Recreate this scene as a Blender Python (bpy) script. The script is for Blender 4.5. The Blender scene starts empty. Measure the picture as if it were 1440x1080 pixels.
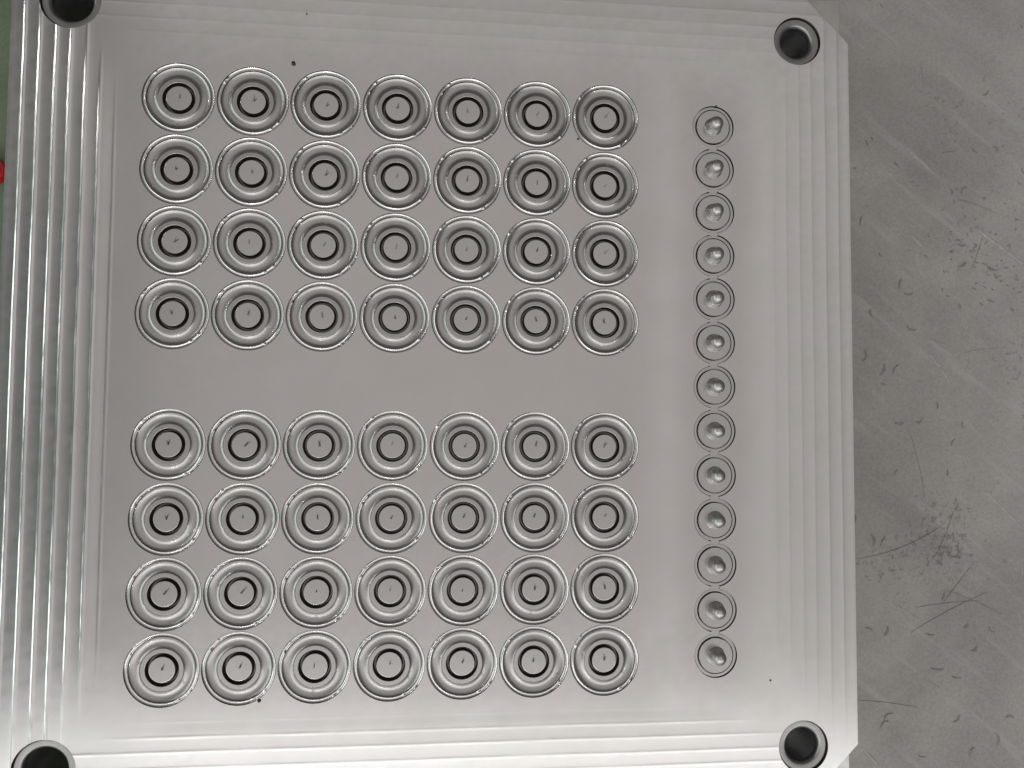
import bpy, bmesh, math, random
import numpy as np
from mathutils import Vector, Matrix, noise as mnoise
from mathutils.geometry import delaunay_2d_cdt

random.seed(7)
SC = bpy.context.scene
COL = SC.collection
U = 0.036            # one cavity pitch in metres; all coordinates below are in pitches

# ------------------------------------------------------------------ camera
cam_d = bpy.data.cameras.new('camera')
cam = bpy.data.objects.new('camera', cam_d); COL.objects.link(cam)
cam_d.sensor_width = 36.0
cam_d.lens = 27.0
cam_d.clip_start = 0.01; cam_d.clip_end = 50.0
Rwc = Matrix(((0.9951733, 0.00783678, 0.09781964),
              (0.01263364, -0.99874254, -0.04851523),
              (0.09731643, 0.04951688, -0.99402092)))
flip = Matrix(((1, 0, 0), (0, -1, 0), (0, 0, -1)))
M4 = (flip @ Rwc).transposed().to_4x4()
M4.translation = Vector((0.6043623, -0.4442754, 10.81440735)) * U
cam.matrix_world = M4
SC.camera = cam

# ------------------------------------------------------------------ light
world = bpy.data.worlds.new('World'); SC.world = world
world.use_nodes = True
bg = world.node_tree.nodes['Background']
bg.inputs['Color'].default_value = (0.94, 1.0, 0.98, 1)
bg.inputs['Strength'].default_value = 0.085

def area(name, loc, target, sx, sy, radiance, color=(1, 1, 1)):
    d = bpy.data.lights.new(name, 'AREA'); d.shape = 'RECTANGLE'
    d.size = sx; d.size_y = sy
    d.energy = radiance * math.pi * sx * sy      # so that its surface shows this radiance
    d.color = color
    o = bpy.data.objects.new(name, d); COL.objects.link(o)
    o.location = loc
    o.rotation_euler = (Vector(target) - Vector(loc)).to_track_quat('-Z', 'Y').to_euler()
    return o

area('ceiling_light', (0.34, 0.15, 2.5), (0.34, 0.15, 0), 3.1, 3.3, 0.46, (1.0, 0.945, 0.92))
area('skylight', (-0.08, -1.65, 2.05), (0, 0, 0), 4.3, 1.15, 1.65, (0.99, 1.0, 1.0))
area('front_wall_fill', (-0.7, -2.6, 0.9), (0, 0, 0), 3.6, 1.3, 0.62, (1.0, 0.98, 0.96))  # added soft lamp standing in for a lit wall in front
area('side_window', (-2.2, -0.3, 1.15), (0, 0, 0), 2.6, 0.55, 2.8, (0.93, 1.0, 0.995))
area('teal_fill', (-1.95, -0.2, 1.95), (0, 0, 0), 2.4, 0.55, 0.24, (0.68, 1.0, 0.97))  # added low lamp, gives the left band its teal tint; no real window
area('strip_lamp', (-0.35, -1.45, 1.35), (0, 0, 0), 0.45, 0.05, 22.0)
area('strip_lamp', (-1.5, 0.9, 1.3), (0, 0, 0), 0.05, 0.05, 160.0)
area('strip_lamp', (1.5, -1.2, 1.4), (0, 0, 0), 0.05, 0.05, 160.0)

SC.view_settings.view_transform = 'Standard'
SC.view_settings.look = 'None'
SC.view_settings.exposure = 0.0
SC.view_settings.gamma = 1.0

# ------------------------------------------------------------------ materials
def new_mat(name):
    m = bpy.data.materials.new(name); m.use_nodes = True
    nt = m.node_tree
    return m, nt, nt.nodes['Principled BSDF']

def node(nt, typ, **kw):
    n = nt.nodes.new(typ)
    for k, v in kw.items():
        setattr(n, k, v)
    return n

def metal(name, base, rough, var=0.06, bump=0.15, nscale=1400.0, rings=0.0, tint=0.04, oil=0.0):
    m, nt, p = new_mat(name)
    L = nt.links.new
    p.inputs['Metallic'].default_value = 1.0
    p.inputs['Coat Weight'].default_value = oil
    p.inputs['Coat Roughness'].default_value = 0.07
    tc = node(nt, 'ShaderNodeTexCoord')
    n1 = node(nt, 'ShaderNodeTexNoise'); n1.inputs['Scale'].default_value = 42.0
    n1.inputs['Detail'].default_value = 4.0
    L(tc.outputs['Object'], n1.inputs['Vector'])
    ramp = node(nt, 'ShaderNodeValToRGB')
    lo = [c * (1 - tint) for c in base]; hi = [c * (1 + tint) for c in base]
    lo[1] *= 1.008; hi[1] *= 0.992
    ramp.color_ramp.elements[0].position = 0.3; ramp.color_ramp.elements[0].color = (*lo, 1)
    ramp.color_ramp.elements[1].position = 0.7; ramp.color_ramp.elements[1].color = (*hi, 1)
    L(n1.outputs['Fac'], ramp.inputs['Fac'])
    L(ramp.outputs['Color'], p.inputs['Base Color'])
    n2 = node(nt, 'ShaderNodeTexNoise'); n2.inputs['Scale'].default_value = 210.0
    n2.inputs['Detail'].default_value = 5.0
    L(tc.outputs['Object'], n2.inputs['Vector'])
    mr = node(nt, 'ShaderNodeMapRange')
    mr.inputs['From Min'].default_value = 0.25; mr.inputs['From Max'].default_value = 0.75
    mr.inputs['To Min'].default_value = rough - var; mr.inputs['To Max'].default_value = rough + var
    L(n2.outputs['Fac'], mr.inputs['Value'])
    L(mr.outputs['Result'], p.inputs['Roughness'])
    n3 = node(nt, 'ShaderNodeTexNoise'); n3.inputs['Scale'].default_value = nscale
    n3.inputs['Detail'].default_value = 3.0
    L(tc.outputs['Object'], n3.inputs['Vector'])
    b = node(nt, 'ShaderNodeBump'); b.inputs['Strength'].default_value = bump
    b.inputs['Distance'].default_value = 0.00005
    L(n3.outputs['Fac'], b.inputs['Height'])
    last = b
    if rings:
        sep = node(nt, 'ShaderNodeSeparateXYZ'); L(tc.outputs['Object'], sep.inputs[0])
        cmb = node(nt, 'ShaderNodeCombineXYZ')
        L(sep.outputs[0], cmb.inputs[0]); L(sep.outputs[1], cmb.inputs[1])
        ln = node(nt, 'ShaderNodeVectorMath', operation='LENGTH'); L(cmb.outputs[0], ln.inputs[0])
        nr = node(nt, 'ShaderNodeTexNoise', noise_dimensions='1D')
        nr.inputs['Scale'].default_value = 2600.0; nr.inputs['Detail'].default_value = 2.0
        L(ln.outputs['Value'], nr.inputs['W'])
        b2 = node(nt, 'ShaderNodeBump'); b2.inputs['Strength'].default_value = rings
        b2.inputs['Distance'].default_value = 0.00004
        L(nr.outputs['Fac'], b2.inputs['Height']); L(b.outputs['Normal'], b2.inputs['Normal'])
        last = b2
    L(last.outputs['Normal'], p.inputs['Normal'])
    return m

M_PLATE = metal('milled_steel', (0.70, 0.684, 0.668), 0.235, 0.02, 0.05, 1300.0, tint=0.025)
M_CAV = metal('polished_steel', (0.44, 0.422, 0.407), 0.37, 0.04, 0.06, 1500.0, rings=0.12, oil=0.8)
M_DISC = metal('turned_steel', (0.535, 0.518, 0.508), 0.25, 0.02, 0.05, 1500.0, rings=0.02)
M_RIM = metal('fresh_cut_steel', (0.68, 0.66, 0.64), 0.27, 0.03, 0.06, 1500.0, rings=0.05, oil=0.6)
M_PIN = metal('satin_pin_steel', (0.58, 0.565, 0.55), 0.42, 0.03, 0.06, 1500.0)
M_NIB = metal('dull_nib_steel', (0.22, 0.205, 0.195), 0.45, 0.05, 0.2, 1500.0)
M_BUSH = metal('hardened_steel', (0.35, 0.34, 0.33), 0.38, 0.05, 0.3, 1200.0, rings=0.5)
M_BORE = metal('bore_steel', (0.64, 0.64, 0.64), 0.36, 0.03, 0.1, 900.0)
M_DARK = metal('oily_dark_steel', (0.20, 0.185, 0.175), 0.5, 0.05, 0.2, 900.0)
M_ROUGH = metal('rough_milled_steel', (0.62, 0.61, 0.58), 0.42, 0.10, 1.0, 700.0, tint=0.16)
M_CHIP = metal('dark_metal_chip', (0.07, 0.06, 0.05), 0.4, 0.1, 0.4, 1500.0)

def tone_halo(m):
    # tone-mapping halo round cavity field painted into the colour: darker mauve grey, soft border
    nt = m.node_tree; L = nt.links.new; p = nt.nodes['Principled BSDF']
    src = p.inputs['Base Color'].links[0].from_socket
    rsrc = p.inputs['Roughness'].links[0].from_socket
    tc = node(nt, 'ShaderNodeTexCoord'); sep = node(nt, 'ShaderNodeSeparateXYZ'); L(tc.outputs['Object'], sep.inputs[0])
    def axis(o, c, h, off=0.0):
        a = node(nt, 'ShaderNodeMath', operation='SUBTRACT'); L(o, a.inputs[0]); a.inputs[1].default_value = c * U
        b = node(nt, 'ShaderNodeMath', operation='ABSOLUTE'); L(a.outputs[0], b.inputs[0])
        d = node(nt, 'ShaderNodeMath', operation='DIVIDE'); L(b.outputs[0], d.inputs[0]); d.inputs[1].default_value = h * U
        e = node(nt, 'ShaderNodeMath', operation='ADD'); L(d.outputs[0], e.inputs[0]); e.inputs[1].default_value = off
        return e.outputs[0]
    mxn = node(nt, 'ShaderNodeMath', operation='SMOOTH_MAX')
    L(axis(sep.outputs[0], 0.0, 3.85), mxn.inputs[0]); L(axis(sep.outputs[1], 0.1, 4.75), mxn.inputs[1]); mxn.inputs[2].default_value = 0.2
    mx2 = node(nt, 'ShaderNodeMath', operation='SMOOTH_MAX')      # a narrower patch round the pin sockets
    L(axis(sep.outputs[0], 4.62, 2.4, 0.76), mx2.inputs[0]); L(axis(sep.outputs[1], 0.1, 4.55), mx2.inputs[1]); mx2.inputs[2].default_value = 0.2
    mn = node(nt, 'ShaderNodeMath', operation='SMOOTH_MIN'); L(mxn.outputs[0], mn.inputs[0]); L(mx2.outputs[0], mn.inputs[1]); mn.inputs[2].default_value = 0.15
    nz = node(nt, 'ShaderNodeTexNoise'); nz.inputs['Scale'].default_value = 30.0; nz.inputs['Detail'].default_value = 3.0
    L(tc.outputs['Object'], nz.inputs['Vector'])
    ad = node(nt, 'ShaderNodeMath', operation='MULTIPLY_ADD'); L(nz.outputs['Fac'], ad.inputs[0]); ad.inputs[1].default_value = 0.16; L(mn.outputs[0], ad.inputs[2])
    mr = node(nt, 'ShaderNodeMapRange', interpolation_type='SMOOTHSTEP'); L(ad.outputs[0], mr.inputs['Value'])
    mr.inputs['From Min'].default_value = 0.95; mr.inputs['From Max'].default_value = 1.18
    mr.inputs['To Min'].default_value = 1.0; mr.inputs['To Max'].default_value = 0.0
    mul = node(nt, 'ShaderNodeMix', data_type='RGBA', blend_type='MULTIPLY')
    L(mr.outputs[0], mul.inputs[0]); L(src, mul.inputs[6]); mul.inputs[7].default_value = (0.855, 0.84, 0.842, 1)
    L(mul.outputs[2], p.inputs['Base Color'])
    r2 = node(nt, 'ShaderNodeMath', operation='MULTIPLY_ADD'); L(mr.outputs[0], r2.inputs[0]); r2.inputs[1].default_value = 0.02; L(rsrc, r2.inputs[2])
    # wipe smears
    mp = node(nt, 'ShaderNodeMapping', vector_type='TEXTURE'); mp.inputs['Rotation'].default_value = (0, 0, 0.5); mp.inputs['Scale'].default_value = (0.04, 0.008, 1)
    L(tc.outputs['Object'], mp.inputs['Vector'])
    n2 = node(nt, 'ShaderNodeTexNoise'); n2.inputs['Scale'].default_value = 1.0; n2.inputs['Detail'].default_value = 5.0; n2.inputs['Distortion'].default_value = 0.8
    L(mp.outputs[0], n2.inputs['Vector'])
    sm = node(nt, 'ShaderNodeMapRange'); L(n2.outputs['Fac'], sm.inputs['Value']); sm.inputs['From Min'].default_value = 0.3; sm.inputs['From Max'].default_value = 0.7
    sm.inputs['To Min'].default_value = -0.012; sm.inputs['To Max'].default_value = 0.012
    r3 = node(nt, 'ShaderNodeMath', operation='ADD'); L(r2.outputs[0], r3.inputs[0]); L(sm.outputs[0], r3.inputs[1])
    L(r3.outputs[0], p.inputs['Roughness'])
tone_halo(M_PLATE)

def floor_mat(name, c1, c2, streaks=True):
    m, nt, p = new_mat(name); L = nt.links.new
    tc = node(nt, 'ShaderNodeTexCoord')
    n1 = node(nt, 'ShaderNodeTexNoise'); n1.inputs['Scale'].default_value = 9.0
    n1.inputs['Detail'].default_value = 9.0; n1.inputs['Roughness'].default_value = 0.62
    n1.inputs['Distortion'].default_value = 0.6
    L(tc.outputs['Object'], n1.inputs['Vector'])
    r1 = node(nt, 'ShaderNodeValToRGB')
    r1.color_ramp.elements[0].position = 0.32; r1.color_ramp.elements[0].color = (*c1, 1)
    r1.color_ramp.elements[1].position = 0.70; r1.color_ramp.elements[1].color = (*c2, 1)
    L(n1.outputs['Fac'], r1.inputs['Fac'])
    # fine grit
    n2 = node(nt, 'ShaderNodeTexNoise'); n2.inputs['Scale'].default_value = 600.0
    n2.inputs['Detail'].default_value = 4.0; n2.inputs['Roughness'].default_value = 0.7
    L(tc.outputs['Object'], n2.inputs['Vector'])
    mr = node(nt, 'ShaderNodeMapRange'); mr.inputs['From Min'].default_value = 0.3; mr.inputs['From Max'].default_value = 0.7
    mr.inputs['To Min'].default_value = 0.86; mr.inputs['To Max'].default_value = 1.14
    L(n2.outputs['Fac'], mr.inputs['Value'])
    mul = node(nt, 'ShaderNodeMix', data_type='RGBA', blend_type='MULTIPLY'); mul.inputs[0].default_value = 1.0
    L(r1.outputs['Color'], mul.inputs[6]); L(mr.outputs['Result'], mul.inputs[7])
    out = mul.outputs[2]
    if streaks:
        # pale worn rub marks running diagonally over the concrete
        mp = node(nt, 'ShaderNodeMapping', vector_type='TEXTURE'); mp.inputs['Rotation'].default_value = (0, 0, math.radians(-38))
        mp.inputs['Scale'].default_value = (0.09, 0.011, 1.0)
        L(tc.outputs['Object'], mp.inputs['Vector'])
        n3 = node(nt, 'ShaderNodeTexNoise'); n3.inputs['Scale'].default_value = 1.0
        n3.inputs['Detail'].default_value = 6.0; n3.inputs['Roughness'].default_value = 0.65
        L(mp.outputs['Vector'], n3.inputs['Vector'])
        r3 = node(nt, 'ShaderNodeValToRGB')
        r3.color_ramp.elements[0].position = 0.56; r3.color_ramp.elements[0].color = (0, 0, 0, 1)
        r3.color_ramp.elements[1].position = 0.80; r3.color_ramp.elements[1].color = (1, 1, 1, 1)
        L(n3.outputs['Fac'], r3.inputs['Fac'])
        mx = node(nt, 'ShaderNodeMix', data_type='RGBA', blend_type='MIX')
        L(r3.outputs['Color'], mx.inputs[0]); L(out, mx.inputs[6]); mx.inputs[7].default_value = (0.50, 0.485, 0.46, 1)
        # dark gritty patches
        n4 = node(nt, 'ShaderNodeTexNoise'); n4.inputs['Scale'].default_value = 260.0
        n4.inputs['Detail'].default_value = 5.0; n4.inputs['Roughness'].default_value = 0.75
        L(tc.outputs['Object'], n4.inputs['Vector'])
        n5 = node(nt, 'ShaderNodeTexNoise'); n5.inputs['Scale'].default_value = 14.0
        n5.inputs['Detail'].default_value = 3.0
        L(tc.outputs['Object'], n5.inputs['Vector'])
        mm = node(nt, 'ShaderNodeMath', operation='MULTIPLY'); L(n4.outputs['Fac'], mm.inputs[0]); L(n5.outputs['Fac'], mm.inputs[1])
        r4 = node(nt, 'ShaderNodeValToRGB')
        r4.color_ramp.elements[0].position = 0.36; r4.color_ramp.elements[0].color = (0, 0, 0, 1)
        r4.color_ramp.elements[1].position = 0.43; r4.color_ramp.elements[1].color = (0.7, 0.7, 0.7, 1)
        L(mm.outputs[0], r4.inputs['Fac'])
        mx2 = node(nt, 'ShaderNodeMix', data_type='RGBA', blend_type='MIX')
        L(r4.outputs['Color'], mx2.inputs[0]); L(mx.outputs[2], mx2.inputs[6]); mx2.inputs[7].default_value = (0.17, 0.16, 0.15, 1)
        out = mx2.outputs[2]
    L(out, p.inputs['Base Color'])
    p.inputs['Roughness'].default_value = 0.62
    p.inputs['Specular IOR Level'].default_value = 0.3
    b = node(nt, 'ShaderNodeBump'); b.inputs['Strength'].default_value = 0.35; b.inputs['Distance'].default_value = 0.0004
    L(n2.outputs['Fac'], b.inputs['Height']); L(b.outputs['Normal'], p.inputs['Normal'])
    return m

M_FLOOR = floor_mat('worn_concrete', (0.305, 0.288, 0.273), (0.46, 0.435, 0.415))
M_GREEN = floor_mat('green_floor_paint', (0.12, 0.165, 0.095), (0.21, 0.235, 0.165), False)

def plain(name, col, rough, nscale=300.0, amt=0.2):
    m, nt, p = new_mat(name); L = nt.links.new
    tc = node(nt, 'ShaderNodeTexCoord')
    n1 = node(nt, 'ShaderNodeTexNoise'); n1.inputs['Scale'].default_value = nscale; n1.inputs['Detail'].default_value = 4.0
    L(tc.outputs['Object'], n1.inputs['Vector'])
    r = node(nt, 'ShaderNodeValToRGB')
    r.color_ramp.elements[0].position = 0.3; r.color_ramp.elements[0].color = (*[c * (1 - amt) for c in col], 1)
    r.color_ramp.elements[1].position = 0.7; r.color_ramp.elements[1].color = (*[c * (1 + amt) for c in col], 1)
    L(n1.outputs['Fac'], r.inputs['Fac']); L(r.outputs['Color'], p.inputs['Base Color'])
    p.inputs['Roughness'].default_value = rough
    return m

M_SCUFF = plain('dark_scuff', (0.265, 0.247, 0.235), 0.8)
M_FAINT = plain('faint_scratch', (0.325, 0.305, 0.29), 0.8)
M_PALE = plain('pale_scratch', (0.44, 0.425, 0.40), 0.7)
M_RED = plain('red_plastic', (0.55, 0.02, 0.025), 0.35)

# ------------------------------------------------------------------ helpers
def link(o, parent=None):
    COL.objects.link(o)
    if parent: o.parent = parent
    return o

def mesh_obj(name, verts, faces, mat, parent=None, loc=(0, 0, 0), smooth=True, sharp=35):
    me = bpy.data.meshes.new(name)
    me.from_pydata([tuple(np.array(v) * U) for v in verts], [], faces)
    me.materials.append(mat)
    if smooth:
        me.shade_smooth(); me.set_sharp_from_angle(angle=math.radians(sharp))
    me.update()
    o = bpy.data.objects.new(name, me)
    o.location = Vector(loc) * U
    return link(o, parent)

def lathe(profile, segs=96, wob=None, skip=None):
    """profile: (r, z) from the outside in. r == 0 closes the middle."""
    V, F, prev = [], [], None
    for j, (r, z) in enumerate(profile):
        if r <= 1e-9:
            V.append((0, 0, z)); cur = [len(V) - 1] * segs
        else:
            cur = []
            for i in range(segs):
                a = 2 * math.pi * i / segs
                dz = wob(r, a) if wob else 0.0
                V.append((r * math.cos(a), r * math.sin(a), z + dz)); cur.append(len(V) - 1)
        if prev:
            for i in range(segs):
                k = (i + 1) % segs
                if skip and skip(j - 1, (i + 0.5) / segs * 2 * math.pi): continue
                q = [prev[i], prev[k], cur[k], cur[i]]
                if cur[i] == cur[k]: q = q[:3]
                F.append(q)
        prev = cur
    return V, F

def tag(o, label=None, cat=None, group=None, kind=None):
    for k, v in (('label', label), ('category', cat), ('group', group), ('kind', kind)):
        if v: o[k] = v
    return o

# ------------------------------------------------------------------ floor
FZ = -1.40
def sheet(name, x0, y0, x1, y1, z, mat, n=24, jag=0.0):
    V, F = [], []
    for j in range(n + 1):
        for i in range(n + 1):
            x = x0 + (x1 - x0) * i / n; y = y0 + (y1 - y0) * j / n
            if jag and i == n: x += random.uniform(-jag, jag)
            V.append((x, y, z + (0.004 * mnoise.noise((x * .7, y * .7, 3.1)) if not jag else 0)))
    for j in range(n):
        for i in range(n):
            a = j * (n + 1) + i; F.append((a, a + 1, a + n + 2, a + n + 1))
    return mesh_obj(name, V, F, mat)
floor = tag(sheet('floor', -30, -30, 36, 30, FZ, M_FLOOR, 60), kind='structure')
paint = tag(sheet('floor_paint', -16, -24, -4.2, 24, FZ + 0.03, M_GREEN, 30, 0.05), kind='structure')

# ------------------------------------------------------------------ plate layout
X0, X1, Y0, Y1 = -5.228, 6.735, -5.86, 6.11      # outline of the plate
CH = 0.80                                         # corner notches
ND = 0.25                                         # notch depth
PY = 0.99955; GAP = 0.78514
CAV = []
for r in range(8):
    for c in range(7):
        CAV.append((r, c, c - 3.0, 4 * PY - (r * PY + (GAP if r >= 4 else 0))))
SX, SY, SP = 4.62215, 3.93958, 0.64134
SOCK = [(SX, SY - SP * k) for k in range(13)]
BUSH = [(-4.468, 5.304, 0.405, 0.27), (-4.451, -5.050, 0.405, 0.275), (5.9325, 5.311, 0.365, 0.225), (5.914, -5.070, 0.368, 0.232)]
RC = 0.493; RS = 0.313; CW = 0.062

PASS = 0.2; NP = 7
rndp = random.Random(3)
TILT = [rndp.uniform(-0.010, 0.010) for _ in range(NP + 1)]
OFF = [0.0] + [PASS * k - 0.005 + rndp.uniform(-0.010, 0.010) for k in range(1, NP + 1)]
DIN = OFF[-1] + 0.05
def slope(d, part):
    if part == 0:
        if d < 0.007: return 0.9
        if d >= DIN: return 0.0
        for k in range(NP):
            a, b = OFF[k], OFF[k + 1]
            if a <= d < b:
                t = (d - a) / (b - a)
                return 0.04 * (2 * t - 1) + TILT[k] if k < NP - 1 else -0.03 * math.sin(math.pi * t)
        return 0.0
    for k in range(1, NP + 1):
        u = (d - OFF[k]) / 0.034
        if abs(u) < 1: return -(1.0 if k < NP else 0.2) * math.sin(math.pi * u)
    return 0.0
_ds = np.linspace(0, DIN + 0.1, 6000)
def _integ(part):
    sl = np.array([slope(d, part) for d in _ds])
    z = np.concatenate([[0], np.cumsum((sl[1:] + sl[:-1]) / 2 * (_ds[1] - _ds[0]))]); return z - z[-1]
_z = _integ(0); _zr = _integ(1)
def side_gain(x, y, g4):
    # the cutter left stronger cusps along the left and lower edges
    wts = [(x - X0, g4[0]), (X1 - x, g4[1]), (y - Y0, g4[2]), (Y1 - y, g4[3])]
    num = den = 0.0
    for d, g in wts:
        w = 1.0 / (max(d, 0.02) ** 4); num += w * g; den += w
    return num / den
RCOR = 0.11
def cusp(x, y):
    # cusps come and go along each pass
    return 0.85 + 0.7 * mnoise.noise((x * 1.3, y * 0.45, 9.1)) + 0.35 * mnoise.noise((x * 6, y * 6, 2.3))
def wob(x, y):
    return 0.006 * mnoise.noise((x * 0.9, y * 0.9, 1.7)) + 0.0022 * mnoise.noise((x * 5, y * 5, 4.2)) + 0.0022 * mnoise.noise((x * 17, y * 17, 6.2))
def dfun(x, y):
    dx = min(x - X0, X1 - x); dy = min(y - Y0, Y1 - y)
    if abs(dx - dy) < RCOR and min(dx, dy) < 2.5:
        s = ((dx + dy) + math.sqrt(max(0, 2 * RCOR ** 2 - (dx - dy) ** 2))) / 2
        return s - RCOR
    return min(dx, dy)
def corner_fade(x, y, d):
    # the inner passes die out before the corners
    if d < 0.75: return 1.0
    dx = min(x - X0, X1 - x); dy = min(y - Y0, Y1 - y)
    t = min(1.0, max(0.0, (abs(dx - dy) - 0.15) / 1.3)); t = t * t * (3 - 2 * t)
    q = min(1.0, (d - 0.75) / 0.35)
    return 1.0 - q * (1.0 - t)
def height(x, y):
    d = dfun(x, y)
    if d > DIN + 0.03: return 0.0
    if d > 0.02: d += wob(x, y)
    return corner_fade(x, y, d) * float(side_gain(x, y, (1.0, 0.7, 0.3, 0.22)) * np.interp(d, _ds, _z) + side_gain(x, y, (0.26, 0.008, 0.02, 0.006)) * cusp(x, y) * np.interp(d, _ds, _zr))

# offsets sampled along the profile
offs = [0.007]
for k in range(NP):
    a, b = OFF[k], OFF[k + 1]
    if k: offs += [a - 0.034, a - 0.026, a - 0.017, a - 0.008, a, a + 0.008, a + 0.017, a + 0.026, a + 0.034]
    lo = a + 0.034; hi = b - 0.034
    for t in (0.2, 0.4, 0.6, 0.8): offs.append(lo + (hi - lo) * t)
a = OFF[-1]; offs += [a - 0.034, a - 0.017, a, a + 0.017, a + 0.034, DIN]
offs = sorted(set(round(o, 5) for o in offs))

def build_plate():
    P, E = [], []
    def add_loop(pts):
        s = len(P); P.extend(Vector(p) for p in pts); n = len(pts)
        E.extend((s + i, s + (i + 1) % n) for i in range(n))
    OCT = [(X0 + CH, Y0), (X1 - CH, Y0), (X1, Y0 + CH), (X1, Y1 - CH), (X1 - CH, Y1), (X0 + CH, Y1), (X0, Y1 - CH), (X0, Y0 + CH)]
    add_loop(OCT)
    for d in offs:
        L = []
        cx = [(X0 + d + RCOR, Y0 + d + RCOR, 180), (X1 - d - RCOR, Y0 + d + RCOR, 270), (X1 - d - RCOR, Y1 - d - RCOR, 0), (X0 + d + RCOR, Y1 - d - RCOR, 90)]
        NS = 110
        for q in range(4):
            ax, ay, a0 = cx[q]; bx, by, b0 = cx[(q + 1) % 4]
            arc = [(ax + RCOR * math.cos(math.radians(a0 + t * 15)), ay + RCOR * math.sin(math.radians(a0 + t * 15))) for t in range(7)]
            L += arc
            e = (bx + RCOR * math.cos(math.radians(b0)), by + RCOR * math.sin(math.radians(b0)))
            s = arc[-1]
            for i in range(1, NS):
                t = i / NS
                x = s[0] + (e[0] - s[0]) * t; y = s[1] + (e[1] - s[1]) * t
                w = wob(x, y) if d > 0.02 else 0.0
                nx, ny = [(0, 1), (-1, 0), (0, -1), (1, 0)][q]
                L.append((x - nx * w, y - ny * w))
        add_loop(L)
    holes = [(x, y, RC) for (_, _, x, y) in CAV] + [(x, y, r) for (x, y, r, _) in BUSH]
    for (x, y, r) in holes:
        n = 96
        add_loop([(x + r * math.cos(2 * math.pi * i / n), y + r * math.sin(2 * math.pi * i / n)) for i in range(n)])
    for (x, y) in SOCK:
        n = 72
        add_loop([(x + RS * math.cos(2 * math.pi * i / n), y + RS * math.sin(2 * math.pi * i / n)) for i in range(n)])
    ce = math.sqrt(RS ** 2 - CW ** 2)
    for k in range(12):
        x, y = SOCK[k]; y2 = SOCK[k + 1][1]
        add_loop([(x - CW, y - ce), (x + CW, y - ce), (x + CW, y2 + ce), (x - CW, y2 + ce)])
    rv, re, rf, *_ = delaunay_2d_cdt(P, E, [], 0, 1e-6)
    A = np.array([(v[0], v[1]) for v in rv])
    T = np.array([f for f in rf if len(f) == 3])
    c = A[T].mean(axis=1)
    keep = (c[:, 0] - X0 > 0) & (c[:, 0] < X1) & (c[:, 1] > Y0) & (c[:, 1] < Y1)
    ex = np.minimum(c[:, 0] - X0, X1 - c[:, 0]); ey = np.minimum(c[:, 1] - Y0, Y1 - c[:, 1])
    keep &= (ex + ey) > CH
    for (x, y, r) in holes + [(x, y, RS) for (x, y) in SOCK]:
        keep &= (c[:, 0] - x) ** 2 + (c[:, 1] - y) ** 2 > (r * math.cos(math.pi / 96)) ** 2 * 0.9999
    for k in range(12):
        x, y = SOCK[k]; y2 = SOCK[k + 1][1]
        keep &= ~((abs(c[:, 0] - x) < CW) & (c[:, 1] < y - ce) & (c[:, 1] > y2 + ce))
    T = T[keep]
    area2 = (A[T[:, 1], 0] - A[T[:, 0], 0]) * (A[T[:, 2], 1] - A[T[:, 0], 1]) - (A[T[:, 2], 0] - A[T[:, 0], 0]) * (A[T[:, 1], 1] - A[T[:, 0], 1])
    T[area2 < 0] = T[area2 < 0][:, ::-1]
    used = np.unique(T); remap = -np.ones(len(A), int); remap[used] = np.arange(len(used))
    A = A[used]; T = remap[T]
    Z = [height(x, y) for x, y in A]
    V = [(x, y, z) for (x, y), z in zip(A, Z)]
    N = []
    e = 0.002
    for (x, y) in A:
        d = dfun(x, y)
        if d > DIN + 0.05 or d < 0.01: N.append((0, 0, 1)); continue
        gx = (height(x + e, y) - height(x - e, y)) / (2 * e); gy = (height(x, y + e) - height(x, y - e)) / (2 * e)
        N.append(Vector((-gx, -gy, 1)).normalized())
    return V, [tuple(int(i) for i in t) for t in T], N, OCT

plate = bpy.data.objects.new('mold_plate', None); link(plate)
plate.empty_display_size = 0.05
plate.location = (0.75 * U, 0.125 * U, FZ * U)
tag(plate, 'large square milled steel mold plate with rows of round cavities lying on grey concrete floor', 'mold plate')
ORG = Vector((-0.75, -0.125, -FZ))                # children positions are given in layout coordinates
def lp(x, y, z=0.0): return (x + ORG.x, y + ORG.y, z + ORG.z)

V, F, N, OCT = build_plate()
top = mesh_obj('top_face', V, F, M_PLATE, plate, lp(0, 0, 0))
top.data.shade_smooth()
top.data.normals_split_custom_set_from_vertices([tuple(n) for n in N])

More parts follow.
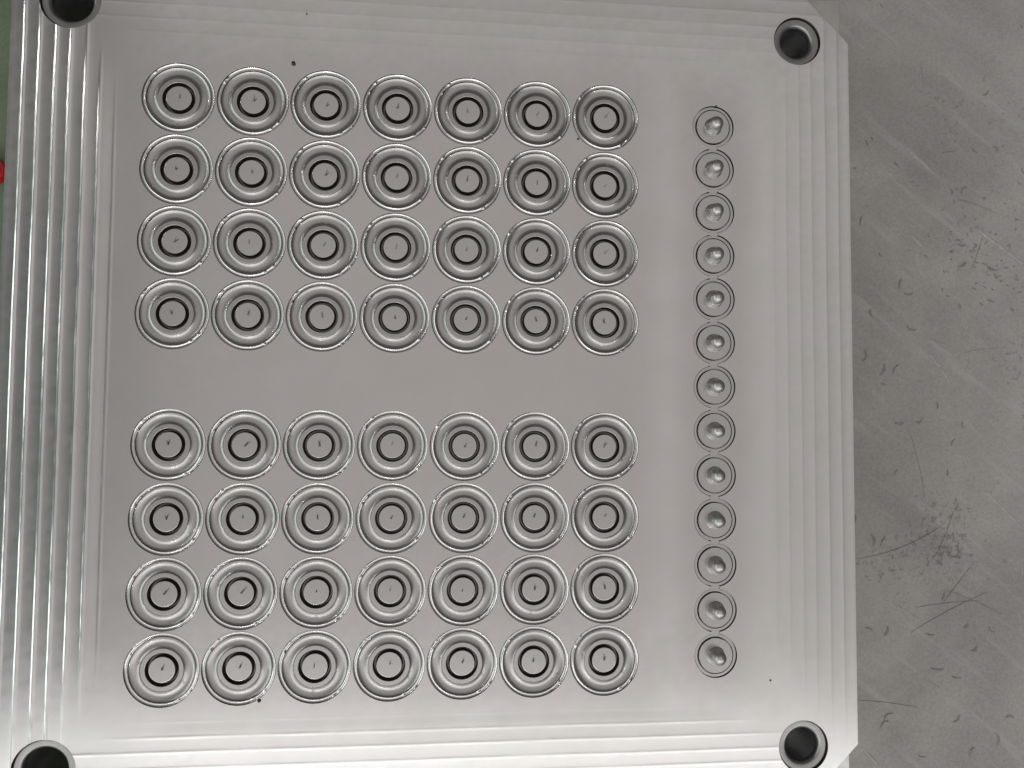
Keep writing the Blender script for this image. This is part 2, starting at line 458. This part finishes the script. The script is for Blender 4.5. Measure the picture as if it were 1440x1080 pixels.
# body: sides of the upper octagon, notch shelves, sides of the lower square
def build_body():
    V, F = [], []
    n = len(OCT)
    zt = [height(x, y) for x, y in OCT]
    for (x, y), z in zip(OCT, zt): V.append((x, y, float(_z[0])))
    for (x, y) in OCT: V.append((x, y, -ND))
    for i in range(n):
        k = (i + 1) % n; F.append((i, n + i, n + k, k))
    return V, F
V, F = build_body()
side = mesh_obj('side_wall', V, F, M_ROUGH, plate, lp(0, 0, 0), smooth=False)
def build_base():
    bm = bmesh.new()
    q = [bm.verts.new((x, y, z)) for z in (-ND, FZ + 0.01) for (x, y) in ((X0, Y0), (X1, Y0), (X1, Y1), (X0, Y1))]
    for i in range(4):
        k = (i + 1) % 4; bm.faces.new((q[i], q[4 + i], q[4 + k], q[k]))
    bm.faces.new(q[4:][::-1])
    for (cx, cy, sx, sy) in ((X0, Y0, 1, 1), (X1, Y0, -1, 1), (X1, Y1, -1, -1), (X0, Y1, 1, -1)):
        t = [bm.verts.new(p) for p in ((cx, cy, -ND), (cx + sx * CH, cy, -ND), (cx, cy + sy * CH, -ND))]
        if sx * sy < 0: t.reverse()
        bm.faces.new(t)
    bmesh.ops.remove_doubles(bm, verts=bm.verts, dist=1e-5)
    vs = [tuple(v.co) for v in bm.verts]; bm.verts.index_update()
    fs = [tuple(v.index for v in f.verts) for f in bm.faces]; bm.free()
    return vs, fs
V, F = build_base()
mesh_obj('base_block', V, F, M_ROUGH, plate, lp(0, 0, 0), smooth=False)

# ------------------------------------------------------------------ ring cavities
def cavity_profile():
    pr = [(RC, 0.0), (RC - 0.0015, -0.04), (0.4875, -0.04), (0.4860, -0.0125)]
    # shallow rim groove
    for t in np.linspace(0, 1, 9)[1:]:
        r = 0.486 - (0.486 - 0.440) * t
        pr.append((r, -0.0125 - 0.011 * math.sin(math.pi * t) - 0.003 * t))
    pr += [(0.4385, -0.05), (0.4335, -0.05), (0.432, -0.0225)]
    # deep ring groove
    a0 = 0.432; a1 = 0.284; hw = (a0 - a1) / 2; th = math.radians(38); R = hw / math.sin(th)
    for t in np.linspace(-1, 1, 23):
        an = th * t
        pr.append(((a0 + a1) / 2 - R * math.sin(an), -0.025 - R * (math.cos(an) - math.cos(th))))
    pr += [(0.281, -0.016), (0.277, -0.014), (0.275, -0.014), (0.228, -0.014), (0.226, -0.014), (0.2215, -0.018)]
    return pr
def notch_wob(rng):
    spots = []
    for ang in (132, 148, -42, -58):
        spots.append((math.radians(ang + rng.uniform(-5, 5)), rng.uniform(0.440, 0.487), rng.uniform(0.015, 0.032)))
    for _ in range(3):
        spots.append((rng.uniform(0, 6.28), rng.uniform(0.28, 0.42), rng.uniform(-0.006, -0.003)))
    def w(r, a):
        s = 0.0
        for (sa, sr, h) in spots:
            da = (a - sa + math.pi) % (2 * math.pi) - math.pi
            q = (da * r / 0.013) ** 2 + ((r - sr) / 0.011) ** 2
            if q < 6: s += h * math.exp(-q)
        return s if r < 0.4850 else 0.0
    return w
VAR = []
for k in range(5):
    V, F = lathe(cavity_profile(), 160, notch_wob(random.Random(20 + k)))
    me = bpy.data.meshes.new('ring_cavity'); me.from_pydata([tuple(np.array(v) * U) for v in V], [], F)
    me.materials.append(M_CAV); me.materials.append(M_RIM)
    for p in me.polygons:                         # the thin rim outside the deep groove is brighter, freshly cut metal
        if math.hypot(p.center.x, p.center.y) > 0.4395 * U: p.material_index = 1
    me.shade_smooth(); me.set_sharp_from_angle(angle=math.radians(50)); VAR.append(me)
def quick_mesh(name, vf, mat, sharp=40):
    V, F = vf
    me = bpy.data.meshes.new(name); me.from_pydata([tuple(np.array(v) * U) for v in V], [], F)
    me.materials.append(mat); me.shade_smooth(); me.set_sharp_from_angle(angle=math.radians(sharp)); return me
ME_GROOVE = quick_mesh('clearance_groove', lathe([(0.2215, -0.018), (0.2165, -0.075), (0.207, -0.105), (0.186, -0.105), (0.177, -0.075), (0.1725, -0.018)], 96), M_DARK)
ME_DISC = quick_mesh('core_disc', lathe([(0.1725, -0.018), (0.170, -0.0135), (0.166, -0.012), (0.164, -0.012), (0.10, -0.012), (0.02, -0.012), (0.0, -0.012)], 96), M_DISC)
def nib_mesh(k):
    rg = random.Random(k)
    V, F = lathe([(0.016, -0.012), (0.011, 0.004), (0.007, 0.03), (0.004, 0.055), (0.0, 0.065)], 10)
    lx, ly = rg.uniform(.1, .5), rg.uniform(.5, 1.1)
    V = [(x + lx * (z + .012), y + ly * (z + .012), z) for x, y, z in V]
    return quick_mesh('gate_nib', (V, F), M_NIB)
NIBS = [nib_mesh(k) for k in range(5)]
rot = random.Random(5)
for (r, c, x, y) in CAV:
    o = bpy.data.objects.new('ring_cavity', rot.choice(VAR)); link(o, plate)
    o.location = Vector(lp(x, y, 0)) * U; o.rotation_euler.z = math.radians(rot.uniform(-4, 4))
    for nm, me in (('clearance_groove', ME_GROOVE), ('core_disc', ME_DISC), ('gate_nib', rot.choice(NIBS))):
        s = bpy.data.objects.new(nm, me); link(s, o)
        if nm == 'gate_nib':
            s.location = (rot.uniform(-.012, .012) * U, rot.uniform(-.012, .012) * U, 0); s.rotation_euler.z = rot.uniform(-.5, .5)
            q = rot.choice([0.35, 0.6, 0.8, 1.0]); s.scale = (0.5 + 0.5 * q, 0.5 + 0.5 * q, q)

# ------------------------------------------------------------------ pin sockets
Z1, Z2 = -0.022, -0.004
gap_half = math.asin(CW / RS)
def in_gap(a, which):
    for g in which:
        d = (a - g + math.pi) % (2 * math.pi) - math.pi
        if abs(d) < gap_half + 0.02: return True
    return False
def socket_mesh(first, last):
    gaps = ([] if first else [math.pi / 2]) + ([] if last else [-math.pi / 2])
    pr = [(RS, 0.0), (RS - 0.0015, -0.07), (RS - 0.0095, -0.07), (RS - 0.012, Z1), (RS - 0.014, Z1), (0.268, Z1), (0.266, Z1), (0.264, -0.07), (0.257, -0.07), (0.2525, -0.018), (0.2475, Z2 - 0.003), (0.245, Z2), (0.243, Z2), (0.17, Z2), (0.133, Z2), (0.131, Z2), (0.128, Z2 + 0.002)]
    V, F = lathe(pr, 144, None, lambda j, a: j < 3 and in_gap(a, gaps))
    if not last:                                  # runner channel to the next socket
        ce = math.sqrt(RS ** 2 - CW ** 2)
        ys = [-ce + 0.015, -ce, -(SP - ce), -(SP - ce) - 0.015]
        b = len(V)
        for yy in ys:
            V += [(-CW, yy, 0.0), (-CW + 0.006, yy, Z1 + 0.0006), (CW - 0.006, yy, Z1 + 0.0006), (CW, yy, 0.0)]
        for j in range(3):
            for i in range(3):
                if j != 1 and i != 1: continue
                p = b + j * 4 + i; F.append((p, p + 4, p + 5, p + 1))
    return quick_mesh('pin_socket', (V, F), M_DISC)
S_FIRST, S_MID, S_LAST = socket_mesh(True, False), socket_mesh(False, False), socket_mesh(False, True)
def pin_profile():
    pr = [(0.1285, Z2 + 0.001), (0.1265, Z2 + 0.004), (0.124, Z2 + 0.016), (0.118, 0.05), (0.110, 0.10), (0.1, 0.145)]
    for t in np.linspace(0, 1, 11)[1:]:
        a = math.radians(12) + t * math.radians(78)
        pr.append((max(0.0, 0.1022 * math.cos(a)) if t < 1 else 0.0, 0.124 + 0.1022 * math.sin(a)))
    return pr
ME_PIN = quick_mesh('round_pin', lathe(pin_profile(), 48), M_PIN)
for k, (x, y) in enumerate(SOCK):
    o = bpy.data.objects.new('pin_socket', S_FIRST if k == 0 else S_LAST if k == 12 else S_MID); link(o, plate)
    o.location = Vector(lp(x, y, 0)) * U
    s = bpy.data.objects.new('round_pin', ME_PIN); link(s, o); s.rotation_euler.z = rot.uniform(0, 6)

# ------------------------------------------------------------------ guide bushings
for (x, y, R, rb) in BUSH:
    d = -0.035
    V, F = lathe([(R, 0.004), (R - 0.001, -0.10), (R - 0.012, -0.10), (R - 0.014, d - 0.01), (R - 0.020, d), (rb + 0.048, d), (rb + 0.036, d - 0.003), (rb + 0.022, d - 0.014), (rb + 0.008, d - 0.036), (rb + 0.001, d - 0.07), (rb, d - 0.1)], 128)
    o = bpy.data.objects.new('guide_bushing', quick_mesh('guide_bushing', (V, F), M_BUSH, 55)); link(o, plate)
    o.location = Vector(lp(x, y, 0)) * U
    V, F = lathe([(rb, d - 0.1), (rb, -0.7), (rb * 0.998, -1.37), (rb * 0.99, -1.37), (0, -1.37)], 96)
    s = bpy.data.objects.new('bore', quick_mesh('bore', (V, F), M_BORE)); link(s, o)

# ------------------------------------------------------------------ loose bits on the plate
def chip(seed, size):
    rg = random.Random(seed); bm = bmesh.new()
    bmesh.ops.create_icosphere(bm, subdivisions=2, radius=size)
    for v in bm.verts:
        v.co *= 0.65 + 0.7 * abs(mnoise.noise(v.co * (2.2 / size) + Vector((seed, 0, 0))))
        v.co.z = max(v.co.z, -0.35 * size) * 0.7
    vs = [tuple(v.co) for v in bm.verts]; bm.verts.index_update()
    fs = [tuple(v.index for v in f.verts) for f in bm.faces]; bm.free()
    return vs, fs
CHIPS = [((-1.46, 4.567), 0.036, 'black speck of swarf above the top row of ring cavities, beside the third cavity'),
         ((-1.29, 5.292), 0.015, 'tiny dark speck near the top edge of the plate, above the black speck'),
         ((-1.72, -4.215), 0.030, 'small dark speck below the bottom row of ring cavities, under the second cavity'),
         ((5.43, -4.12), 0.016, 'tiny dark crumb on bright plate near the lower right guide bushing'),
         ((2.60, 3.67), 0.020, 'small dark burr crumb at lower left rim of the top right ring cavity'),
         ((4.67, 4.255), 0.016, 'tiny dark crumb at the upper rim of the topmost pin socket')]
for k, ((x, y), s, lab) in enumerate(CHIPS):
    V, F = chip(k + 1, s)
    o = mesh_obj('metal_chip', V, F, M_CHIP, None, (x, y, 0.35 * s * 0.7), sharp=60)
    o.rotation_euler.z = k * 1.3
    tag(o, lab, 'metal chip', 'loose chips on the plate')

# ------------------------------------------------------------------ red cap beside the plate
V, F = lathe([(0.22, 0.0), (0.22, 0.10), (0.215, 0.115), (0.18, 0.12), (0.175, 0.13), (0.175, 0.30), (0.165, 0.32), (0.14, 0.325), (0.0, 0.325)], 48)
cap = mesh_obj('red_cap', V, F, M_RED, None, (-6.14, 3.28, FZ + 0.03))
tag(cap, 'small red plastic cap lying on green floor by the left edge of the plate', 'plastic cap')

# ------------------------------------------------------------------ marks on the concrete
def arcs(name, items, mat, z):
    V, F = [], []
    for (x, y, ang, L, bend, w) in items:
        n = 10; b = len(V)
        ca, sa = math.cos(ang), math.sin(ang)
        for i in range(n + 1):
            t = i / n * 2 - 1
            px = t * L / 2; py = bend * L * (1 - t * t)
            hw = w / 2 * (1 - t * t) ** 0.6 * (0.75 + 0.5 * random.random()) + 0.0012
            for s, zz in ((-1, 0.0), (0, 0.004), (1, 0.0)):
                V.append((x + ca * px - sa * (py + s * hw), y + sa * px + ca * (py + s * hw), z + zz))
        for i in range(n):
            for s in range(2):
                p = b + i * 3 + s; F.append((p, p + 3, p + 4, p + 1))
    return mesh_obj(name, V, F, mat)
rg = random.Random(11)
def unpx(u, v, z):
    d = Rwc.transposed() @ Vector(((u - 720) / 1080, (v - 540) / 1080, 1.0))
    C = Vector((0.6043623, -0.4442754, 10.81440735)); t = (z - C.z) / d.z
    return (C + d * t)
FD = FZ + 0.006
it = []
SEEN = [(1352, 344), (1354, 372), (1395, 375), (1267, 400), (1278, 412), (1282, 460), (1226, 440), (1240, 520), (1260, 520), (1318, 570), (1292, 590), (1265, 595), (1356, 598), (1260, 665), (1332, 665), (1340, 778), (1226, 760), (1242, 762), (1222, 885), (1246, 888), (1308, 892), (1358, 880), (1345, 1010), (1367, 1058), (1400, 1040), (1250, 1010), (1296, 1062), (1214, 500), (1386, 130), (1370, 210), (1356, 268), (1400, 210), (1212, 310), (1245, 1020), (1420, 1010), (1414, 790), (1395, 885), (1370, 912), (1318, 940), (1345, 952)]
for (u, v) in SEEN:
    p = unpx(u, v, FD)
    it.append((p.x, p.y, rg.choice([rg.gauss(1.2, .5), rg.gauss(-.3, .6)]), rg.uniform(.10, .24), rg.choice([-1, 1]) * rg.uniform(.08, .3), rg.uniform(.022, .05)))
for _ in range(80):
    it.append((rg.uniform(6.9, 14), rg.uniform(-9, 9), rg.uniform(0, 3.14), rg.uniform(.05, .17), rg.choice([-1, 1]) * rg.uniform(.05, .3), rg.uniform(.012, .03)))
for _ in range(90):
    x, y = rg.gauss(9.9, .5), rg.gauss(2.6, .45)
    it.append((x, y, rg.gauss(-.4, .5), rg.uniform(.03, .09), rg.uniform(-.2, .2), rg.uniform(.01, .024)))
o = arcs('scuff_mark', it, M_SCUFF, FD); o.parent = floor; tag(o, kind='stuff')
it = []
for (u0, v0, u1, v1, bend, w) in [(1205, 786, 1330, 735, -.06, .005), (1285, 855, 1380, 845, .02, .004), (1280, 890, 1390, 832, .02, .005), (1330, 830, 1405, 862, .02, .004), (1325, 850, 1370, 790, 0, .004), (1280, 610, 1300, 700, 0.03, .004), (1366, 380, 1382, 335, 0, .005), (1345, 280, 1400, 300, .03, .016), (1206, 985, 1290, 995, .02, .004), (1340, 720, 1310, 790, .04, .004)]:
    a, b = unpx(u0, v0, FD), unpx(u1, v1, FD); m = (a + b) / 2; dlt = b - a
    it.append((m.x, m.y, math.atan2(dlt.y, dlt.x), dlt.length, bend, w))
for _ in range(5):
    it.append((rg.uniform(7, 13), rg.uniform(-7, 7), rg.uniform(-1.2, .8), rg.uniform(.2, .5), rg.uniform(-.04, .04), rg.uniform(.006, .010)))
o = arcs('dark_scratch', it, M_FAINT, FD + .002); o.parent = floor; tag(o, kind='stuff')
it = []
for (u0, v0, u1, v1, bend, w) in [(1270, 205, 1320, 250, 0, .05), (1245, 240, 1262, 256, 0, .06), (1370, 320, 1440, 372, 0, .05), (1385, 690, 1440, 745, 0, .03), (1216, 1055, 1236, 1078, 0, .03), (1290, 480, 1345, 555, .04, .03), (1280, 330, 1300, 350, 0, .05)]:
    a, b = unpx(u0, v0, FD), unpx(u1, v1, FD); m = (a + b) / 2; dlt = b - a
    it.append((m.x, m.y, math.atan2(dlt.y, dlt.x), dlt.length, bend, w))
for _ in range(45):
    it.append((rg.uniform(7, 13), rg.uniform(-8, 8), rg.gauss(-.75, .35), rg.uniform(.1, .7), rg.uniform(-.05, .05), rg.uniform(.006, .018)))
o = arcs('pale_scratch', it, M_PALE, FD + .001); o.parent = floor; tag(o, kind='stuff')
